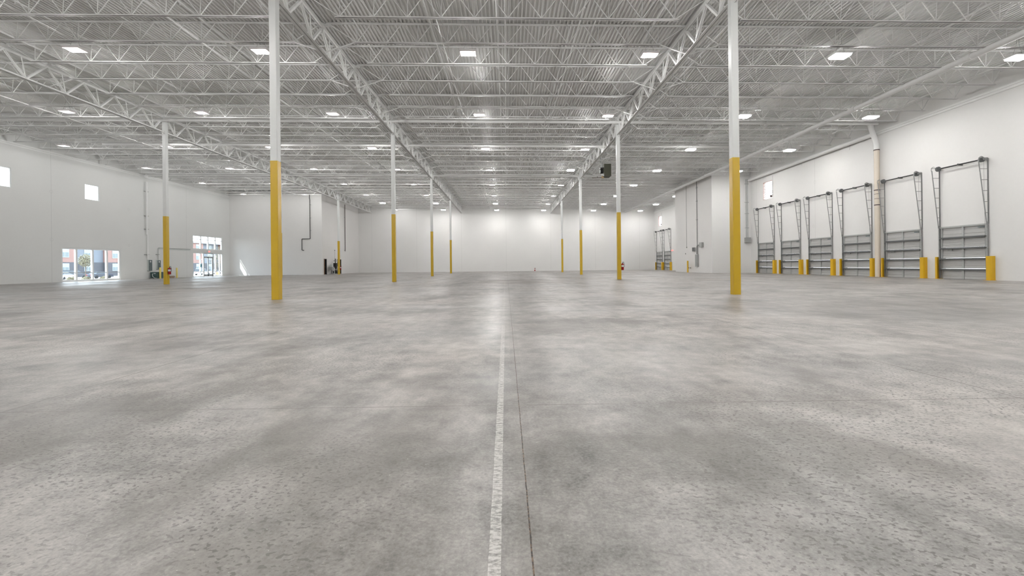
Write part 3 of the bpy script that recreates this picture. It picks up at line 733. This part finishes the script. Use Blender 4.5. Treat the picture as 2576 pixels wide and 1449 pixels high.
# ------------------------------------------------------------------ left wall services
r = tag(empty('riser_pipe', (XL, 43.9, 0)), 'white conduit riser down the left wall to the larger electrical panel', 'pipe')
MB().tube([(.16, 0, 4.35), (.16, 0, 9.55)], .075, 12).build('upper_run', M['white'], r)
MB().tube([(.12, .12, 1.9), (.12, .12, 4.4)], .05, 10).build('lower_run', M['white'], r)
for z in (8.6, 6.2, 4.9, 2.4): MB().box(0, .12, -.18, .3, z-.02, z+.02).build('strap', M['mgrey'], r)
def wall_panel2(y, z, w, h, lb):
    r = tag(empty('breaker_cabinet', (XL, y, z)), lb, 'electrical panel', 'electrical panels on the left wall')
    MB().box(0, .14, -w/2, w/2, 0, h).build('cabinet', M['pgrey'], r)
    d = MB().box(.14, .155, -w/2+.02, w/2-.02, .02, h-.02).build('panel_door', M['panel'], r)
    MB().box(.155, .162, -w*.15, w*.15, h-.25, h-.1).build('notice', M['label'], r)
    MB().box(.155, .17, -w*.34, -w*.28, h*.45, h*.52).build('latch', M['mgrey'], r)
wall_panel2(44.3, .78, .46, 1.1, 'taller blue-grey electrical panel on the left wall under the riser')
wall_panel2(45.4, .93, .44, .93, 'shorter blue-grey electrical panel on the left wall nearer the bollards')
r = tag(empty('thin_conduit', (XL, 45.4, 0)), 'thin conduit rising from the shorter panel and running right to the entrance', 'conduit')
MB().tube([(.06, 0, 1.86), (.06, 0, 3.05), (.06, .06, 3.12), (.06, 4.6, 3.14)], .022, 8).build('pipe_run', M['galvl'], r)
MB().box(0, .05, .2, 4.6, 3.0, 3.08).build('wire_trough', M['pgrey'], r)
MB().box(0, .08, -.25, .15, 2.42, 2.46).build('strap', M['mgrey'], r)
r = tag(empty('transformer', (XL+.45, 44.85, 0)), 'dark teal transformer box on the floor under the panels', 'transformer')
MB().prism([(-.36,-.5),(.36,-.5),(.36,.25),(-.36,.25)], 2, .05, .66).build('cabinet', M['teal'], r)
MB().box(-.34, .34, .25, .55, .08, .62).build('end_housing', M['black'], r)
MB().box(-.02, .16, -.515, -.5, .48, .55).build('name_plate', M['label'], r)
MB().box(-.4, .4, -.55, .6, 0, .05).build('base_pad', M['mgrey'], r)
MB().tube([(-.1, -.5, .5), (.0, -.72, .45), (.1, -.8, .22), (.2, -.66, .06), (.3, -.4, .05)], .022, 8).build('flex_conduit', M['pgrey'], r)
bollard(-34.6, 44.55, 1.1, .085, M['lemon'], 'pale yellow bollard beside the teal transformer on the left')
bollard(-34.75, 46.98, 1.05, .08, M['lemon'], 'pale yellow bollard right of the far left column')
r = tag(empty('timber_stack', (-34.9, 46.3, 0)), 'low stack of rough timber offcuts between the two bollards', 'timber')
for k, (a, b_, z) in enumerate(((-.45, .3, 0), (-.3, .42, .08), (-.5, .35, .16))): MB().box(-.18, .18, a, b_, z, z+.075).build('board', M['pallet'], r)
exit_sign((XL+.08, 53.1, 2.86), math.pi/2, 'red exit sign over the glazed entrance door')
r = tag(empty('door_notice', (XL+.02, 51.75, 1.3)), 'small teal notice on the entrance mullion', 'notice')
MB().box(-.01, .01, -.1, .1, -.17, .17).build('notice_sheet', M['teals'], r)

# ------------------------------------------------------------------ gas pipes on the inner block
r = tag(empty('gas_pipe', (-25.17, YF-.1, 0)), 'black stepped pipe down the bright wall at back left', 'pipe')
MB().tube([(-.0, -.05, 10.35), (-.05, 0, 9.9), (0, 0, 9.6), (0, 0, 4.65), (-.03, 0, 4.62), (-1.03, 0, 4.62), (-1.06, 0, 4.58), (-1.06, 0, 3.2), (-.98, 0, 3.16), (-.8, 0, 3.16)], .042, 8).build('pipe_run', M['black'], r)
for z in (9.0, 7.3, 5.7): MB().box(-.05, .14, 0, .1, z-.015, z+.015).build('strap', M['galv'], r)
r = tag(empty('gas_pipe', (XS+.1, 65.0, 0)), 'dark brown pipe down the shaded side wall beside the fire riser', 'pipe')
MB().tube([(0, 0, 10.1), (0, 0, 3.42), (.02, -.06, 3.36), (.02, -.25, 3.36)], .045, 8).build('pipe_run', M['brownp'], r)
MB().box(-.1, .05, -.06, .06, 8.2, 8.26).build('strap', M['galv'], r)
MB().tube([(0, 0, 3.36), (0, 0, 3.22)], .03, 8).build('drip_leg', M['brownp'], r)
# doors into the inner block
for i, (d, op) in enumerate(((D1, True), (D2, False))):
    dd = struct(empty('door_%d' % (i+2), (XS-.1, d[0], 0)))
    w_ = d[1]-d[0]
    MB().box(-.1, .11, 0, .045, 0, 2.05).box(-.1, .11, w_-.045, w_, 0, 2.05).box(-.1, .11, 0, w_, 2.0, 2.05).build('door_frame', M['black'], dd)
    if op:
        lf = MB().box(-.85, .1, .05, .09, .01, 1.99).build('door_leaf', M['wood'], dd)
        lf2 = MB().box(.02, .1, .045, .30, .01, 1.99).build('door_leaf', M['wood'], dd)
        MB().tube([(.1, .25, 1.0), (.15, .25, 1.0)], .03, 8).build('door_handle', M['brass'], lf2)
# ------------------------------------------------------------------ fire riser assembly
r = tag(empty('fire_riser', (XS+.55, 60.2, 0)), 'cluster of black fire pump pipes, valves and cabinets at back left', 'fire riser')
MB().box(-.3, .3, -1.5, 1.1, 0, .07).build('skid', M['mgrey'], r)
MB().box(-.28, .1, -1.55, -.75, .55, 1.0).build('control_cabinet', M['mgrey'], r)
MB().tube([(-.1, -1.1, .07), (-.1, -1.1, .55)], .04, 8).build('stand', M['black'], r)
MB().box(-.3, -.05, -1.15, -.75, 1.02, 1.3).build('gauge_box', M['pgrey'], r)
MB().tube([(0, -.35, .3), (0, .35, .3)], .24, 16).build('pump_casing', M['black'], r)
MB().tube([(0, 0, .3), (0, 0, 1.0), (0, .1, 1.2), (0, .4, 1.3), (0, .8, 1.3)], .11, 12).build('riser_pipe', M['black'], r)
MB().box(-.2, .2, -.35, .25, .82, 1.5).build('pump_motor', M['black'], r)
MB().tube([(.0, .75, .07), (.0, .75, 1.7)], .09, 12).build('riser_pipe', M['black'], r)
MB().tube([(-.12, .15, 1.5), (-.12, .15, 2.1)], .05, 10).build('riser_pipe', M['black'], r)
MB().tube([(.1, .22, 1.85), (.14, .22, 1.85)], .2, 16).build('hand_wheel', M['mgrey'], r)
MB().tube([(-.1, -.05, 1.5), (-.1, -.05, 3.2)], .012, 6).tube([(-.1, -.05, 3.18), (-.1, -.05, 3.28)], .05, 8).build('vent_pipe', M['brownp'], r)
MB().box(-.14, -.06, -.45, .1, 1.78, 1.84).build('bracket', M['black'], r)
MB().box(.2, .26, .0, .35, .8, 1.05).build('notice', M['label'], r)
MB().tube([(.1, -.7, .07), (.1, -.7, .5)], .05, 8).build('test_pipe', M['pgrey'], r)
MB().tube([(.15, .45, .07), (.15, .45, .5)], .09, 10).build('valve_body', M['red'], r)
MB().tube([(.1, -.5, .62), (.1, .5, .62)], .07, 10).build('cross_pipe', M['galv'], r)

# ------------------------------------------------------------------ fire extinguishers
def extinguisher(x, y, z, lb, s=1., rot=0., bracket=True):
    r = tag(empty('fire_extinguisher', (x, y, z), (0, 0, rot)), lb, 'fire extinguisher', 'red fire extinguishers'); r.scale = (s, s, s)
    MB().tube([(0,0,0), (0,0,.02), (0,0,.36), (0,0,.40), (0,0,.425)], [.07,.08,.08,.06,.025], 18).build('cylinder', M['red'], r)
    MB().tube([(0,0,.2), (0,0,.32)], .0815, 18, cap=False).build('paper_label', M['label'], r)
    MB().tube([(0,0,.42), (0,0,.47)], .022, 10).box(-.02, .1, -.012, .012, .47, .485).box(-.02, .1, -.012, .012, .51, .525).build('valve_head', M['black'], r)
    MB().tube([(.02,0,.46), (.09,.0,.45), (.11,0,.36), (.10,0,.18)], .012, 8).build('hose', M['black'], r)
    if bracket: MB().box(-.105, -.078, -.03, .03, .05, .4).build('wall_hook', M['black'], r)
extinguisher(X0+W/2+CW/2+.11, Y1+B, .60, 'red fire extinguisher on the right side of the second right column', 1.02)
extinguisher(X0-1.5*W+CW/2+.10, Y1+B-.02, .62, 'red fire extinguisher with white label on the far left column', 1.0)
extinguisher(X0-1.5*W+CW/2+.11, Y1+3*B, .62, 'red fire extinguisher on the column in front of the fire riser', 1.0)
extinguisher(4.55, YB-.25, .0, 'red fire extinguisher standing on the floor against the back wall', 1.0, bracket=False)

# ------------------------------------------------------------------ outside the left wall
ZG = -.96; KO = 1.57
o = MB().box(-320, XL-.5, -200, 420, ZG-.3, ZG).build('car_park_ground', M['asphalt']); struct(o)
o = MB().box(XL-.5, XL-.25, 10, 70, ZG-.3, -.02).box(XL-2.2, XL-.5, 10, 70, ZG, -.05).build('pavement_ground', M['kerb']); struct(o)
o = MB().box(-80, -77., 20, 190, ZG, ZG+.13).build('kerb_ground', M['kerb']); struct(o)
XB = -75.*KO
bd = tag(empty('apartment_building', (XB, 0, ZG)), 'red brick and blue-grey apartment building across the street seen through the left windows', 'building')
HB = 7.3; bd.scale = (1, KO, KO)
segs = [(62., 77.9, 'brick'), (77.9, 83.9, 'siding'), (83.9, 87.5, 'brick'), (87.5, 103., 'siding'), (103., 110.2, 'brick'), (110.2, 117., 'siding'), (117., 126., 'brick')]
for (a, b_, mt) in segs:
    off = 0 if mt == 'brick' else -1.2
    w_ = MB().box(off-6, off, a, b_, 2.5, HB).build('upper_wall', M[mt], bd)
    MB().box(off-6, off+.02, a, b_, 0, 2.5).build('ground_floor_wall', M['darkbase'], bd)
    n_ = max(1, int((b_-a)/3.6)); st_ = (b_-a)/n_
    for j in range(n_):
        yc = a+(j+.5)*st_
        for z0, hh in ((.9, 1.4), (3.3, 1.7), (6.05, 1.0)):
            wn = MB().box(off, off+.08, yc-.75, yc+.75, z0, z0+hh).build('window', M['wframe'], bd)
            MB().box(off+.08, off+.09, yc-.66, yc-.05, z0+.1, z0+hh*.52).box(off+.08, off+.09, yc+.05, yc+.66, z0+.1, z0+hh*.52).build('pane', M['wpane'], wn)
MB().box(-8, .5, 60, 126, HB, HB+.45).build('roof_edge', M['roofg'], bd)
def tree(x, y, h, rad, lb):
    r = tag(empty('street_tree', (x*KO, y*KO, ZG)), lb, 'tree', 'street trees outside')
    t = MB().tube([(0,0,0), (.05,.03,h*.35), (0,.06,h*.75)], [.10,.07,.03], 8)
    for k in range(7):
        a = k*2.4; z = h*(.35+.06*k); t.tube([(0,.04,z), (math.cos(a)*rad*.7, math.sin(a)*rad*.7, z+rad*.55)], [.035,.01], 6)
    t.build('trunk', M['bark'], r); f = MB(); rnd = random.Random(int(h*100))
    for _ in range(1400):
        u = Vector((rnd.gauss(0,1), rnd.gauss(0,1), rnd.gauss(0,1))).normalized()*rad*(rnd.random()**.4)
        c = Vector((u.x, u.y, h*.62+u.z*1.15)); a = Vector((rnd.gauss(0,1), rnd.gauss(0,1), rnd.gauss(0,1))).normalized(); b_ = a.orthogonal().normalized()*.06; a = a*.09
        f.add([c-a, c+b_, c+a, c-b_], [(0,1,2,3)])
    f.build('foliage', M['leaf'], r)
tree(-54., 57.3, 6.0, 1.15, 'small olive tree outside the storefront window')
tree(-55., 84.5, 8.6, 2.9, 'leafy tree outside the right panes of the entrance')
def shrub(x, y, lb):
    r = tag(empty('shrub', (x*KO, y*KO, ZG)), lb, 'shrub', 'kerbside shrubs'); f = MB(); rnd = random.Random(int(y*10))
    for _ in range(500):
        u = Vector((rnd.gauss(0,1), rnd.gauss(0,1), abs(rnd.gauss(0,1)))).normalized()*(rnd.random()**.4)
        c = Vector((u.x*.6, u.y*.7, u.z*.65)); a = Vector((rnd.gauss(0,1), rnd.gauss(0,1), rnd.gauss(0,1))).normalized(); b_ = a.orthogonal().normalized()*.05; a = a*.1
        f.add([c-a, c+b_, c+a, c-b_], [(0,1,2,3)])
    f.build('foliage', M['leaf'], r)
shrub(-49.3, 50.6, 'pale shrub outside the first pane of the storefront window')
shrub(-49.3, 54.7, 'round shrub outside the third pane of the storefront window')
shrub(-49.3, 52.4, 'low shrub outside the second pane of the storefront window')
def car(x, y, rot, paint, suv, lb):
    r = tag(empty('car', (x*KO, y*KO, ZG), (0, 0, rot)), lb, 'car', 'cars parked outside'); hh = 1.75 if suv else 1.42
    L = 2.25; W2 = .9
    lower = [(-L,.35),(-L,.75),(-L+.15,.95),(L-.9,.95),(L-.1,.78),(L,.6),(L,.32)]
    def arch(cx): return [(cx+.36*math.cos(a), .3+.36*math.sin(a)) for a in [i*math.pi/6 for i in range(7)]]
    prof = [(-L,.35),(-L,.8),(-L+.12,.98)] + [(L-1.0,1.0),(L-.1,.8),(L,.55),(L,.3)] + arch(L-.85) + arch(-L+.85)
    prof = [(-L,.35),(-L,.8),(-L+.12,.98),(L-1.0,1.0),(L-.1,.8),(L,.55),(L,.3)] + [(L-.85+.36*math.cos(a), .3+.36*math.sin(a)) for a in [i*math.pi/6 for i in range(7)]] + [(-L+.85+.36*math.cos(a), .3+.36*math.sin(a)) for a in [i*math.pi/6 for i in range(7)]]
    MB().prism(prof, 1, -W2, W2).build('body', M[paint], r)
    tr = -L+.15 if suv else -L+.75
    base = [(tr-.05, .97), (L-.95, .99)]; top = [(tr+.25 if suv else tr+.55, hh), (L-1.95, hh)]
    v = [(base[0][0],-W2+.03,.96),(base[1][0],-W2+.03,.98),(base[1][0],W2-.03,.98),(base[0][0],W2-.03,.96),(top[0][0],-W2+.22,hh),(top[1][0],-W2+.22,hh),(top[1][0],W2-.22,hh),(top[0][0],W2-.22,hh)]
    MB().add(v, [(0,3,2,1),(4,5,6,7),(0,1,5,4),(1,2,6,5),(2,3,7,6),(3,0,4,7)]).build('windows', M['cglass'], r)
    MB().box(top[0][0]-.04, top[1][0]+.04, -W2+.2, W2-.2, hh, hh+.05).build('roof', M[paint], r)
    for sx in (-L+.85, L-.85):
        for sy in (-1, 1): MB().tube([(sx, sy*(W2-.2), .32), (sx, sy*(W2+.01), .32)], .32, 16).build('wheel', M['tyre'], r)
    for s in (-1, 1): MB().box(-L-.01, -L+.08, s*.55-.2, s*.55+.2, .66, .84).build('tail_lamp', M['tail'], r)
PI = math.pi
car(-52., 52.4, 1.9, 'carw', False, 'white saloon car outside the first panes of the storefront window')
car(-57.5, 50.5, 1.4, 'carr', False, 'red car partly behind the white saloon outside')
car(-59.5, 61.5, 1.7, 'carb', True, 'dark blue car behind the tree outside the storefront')
car(-55.5, 60.9, 1.5, 'carb', False, 'dark car with red tail lamp outside the third pane')
car(-53., 64.6, 1.4, 'carw', True, 'white high-roofed car outside the last pane of the storefront')
car(-56., 82., 1.6, 'carw', True, 'white car outside the entrance door')
car(-60., 91.5, 1.6, 'cars', False, 'silver car outside the right of the entrance')
r = tag(empty('street_barrier', (-50.*KO, 76.8*KO, ZG)), 'orange traffic barrier outside the entrance door', 'barrier')
MB().prism([(-.3,0),(.3,0),(.22,.25),(.1,.85),(-.1,.85),(-.22,.25)], 1, -.5, .5).build('barrier_body', M['orange'], r)
r = tag(empty('lamp_post', (-50.*KO, 72.9*KO, ZG)), 'thin white lamp post outside the entrance', 'lamp post')
MB().tube([(0,0,0), (0,0,4.2)], [.06,.045], 10).build('pole', M['wframe'], r); MB().box(-.12, .35, -.1, .1, 4.15, 4.25).build('lamp_head', M['wframe'], r)
# yard outside the dock wall
struct(MB().box(XR+.25, 120, -60, 140, -1.5, -1.3).build('dock_yard_ground', M['kerb']))

# ------------------------------------------------------------------ world, sun, camera
w = bpy.data.worlds.new('daylight'); bpy.context.scene.world = w; w.use_nodes = True
nt = w.node_tree; bg = nt.nodes['Background']
tc = N(nt, 'ShaderNodeTexCoord'); sp_ = N(nt, 'ShaderNodeSeparateXYZ'); nt.links.new(tc.outputs['Generated'], sp_.inputs[0])
rc = ramp(nt, sp_.outputs[2], [(0., (.93, .95, 1.)), (.6, (.70, .82, 1.))])
nt.links.new(rc, bg.inputs[0]); bg.inputs[1].default_value = 5.2
sd = bpy.data.lights.new('sun', 'SUN'); sd.energy = 7.; sd.angle = .012; sd.color = (1., .97, .92)
so = bpy.data.objects.new('sun', sd); C.objects.link(so)
so.rotation_euler = Vector((1., 1.15, -1.75)).to_track_quat('-Z', 'Y').to_euler()

cam = bpy.data.cameras.new('camera'); co = bpy.data.objects.new('camera', cam); C.objects.link(co)
cam.sensor_width = 36.; cam.lens = 1111./2576*36; cam.shift_y = -57.8957/2576; cam.clip_start = .05; cam.clip_end = 600
Rm = Matrix.Rotation(-.0124, 4, 'Z') @ Matrix.Rotation(math.pi/2, 4, 'X') @ Matrix.Rotation(-.0102, 4, 'Z')
co.matrix_world = Matrix.Translation((0, 0, 1.)) @ Rm
sc = bpy.context.scene; sc.camera = co
sc.view_settings.view_transform = 'Standard'; sc.view_settings.look = 'None'; sc.view_settings.gamma = 1; sc.view_settings.use_curve_mapping = False
sc.view_settings.exposure = .24
cy = sc.cycles
cy.max_bounces = 5; cy.diffuse_bounces = 4; cy.glossy_bounces = 2; cy.transmission_bounces = 4; cy.transparent_max_bounces = 8
cy.caustics_reflective = False; cy.caustics_refractive = False; cy.sample_clamp_indirect = 6.; cy.blur_glossy = 1.
cy.use_adaptive_sampling = True; cy.adaptive_threshold = .06; cy.adaptive_min_samples = 16
cy.use_denoising = True
try: cy.use_light_tree = True
except Exception: pass
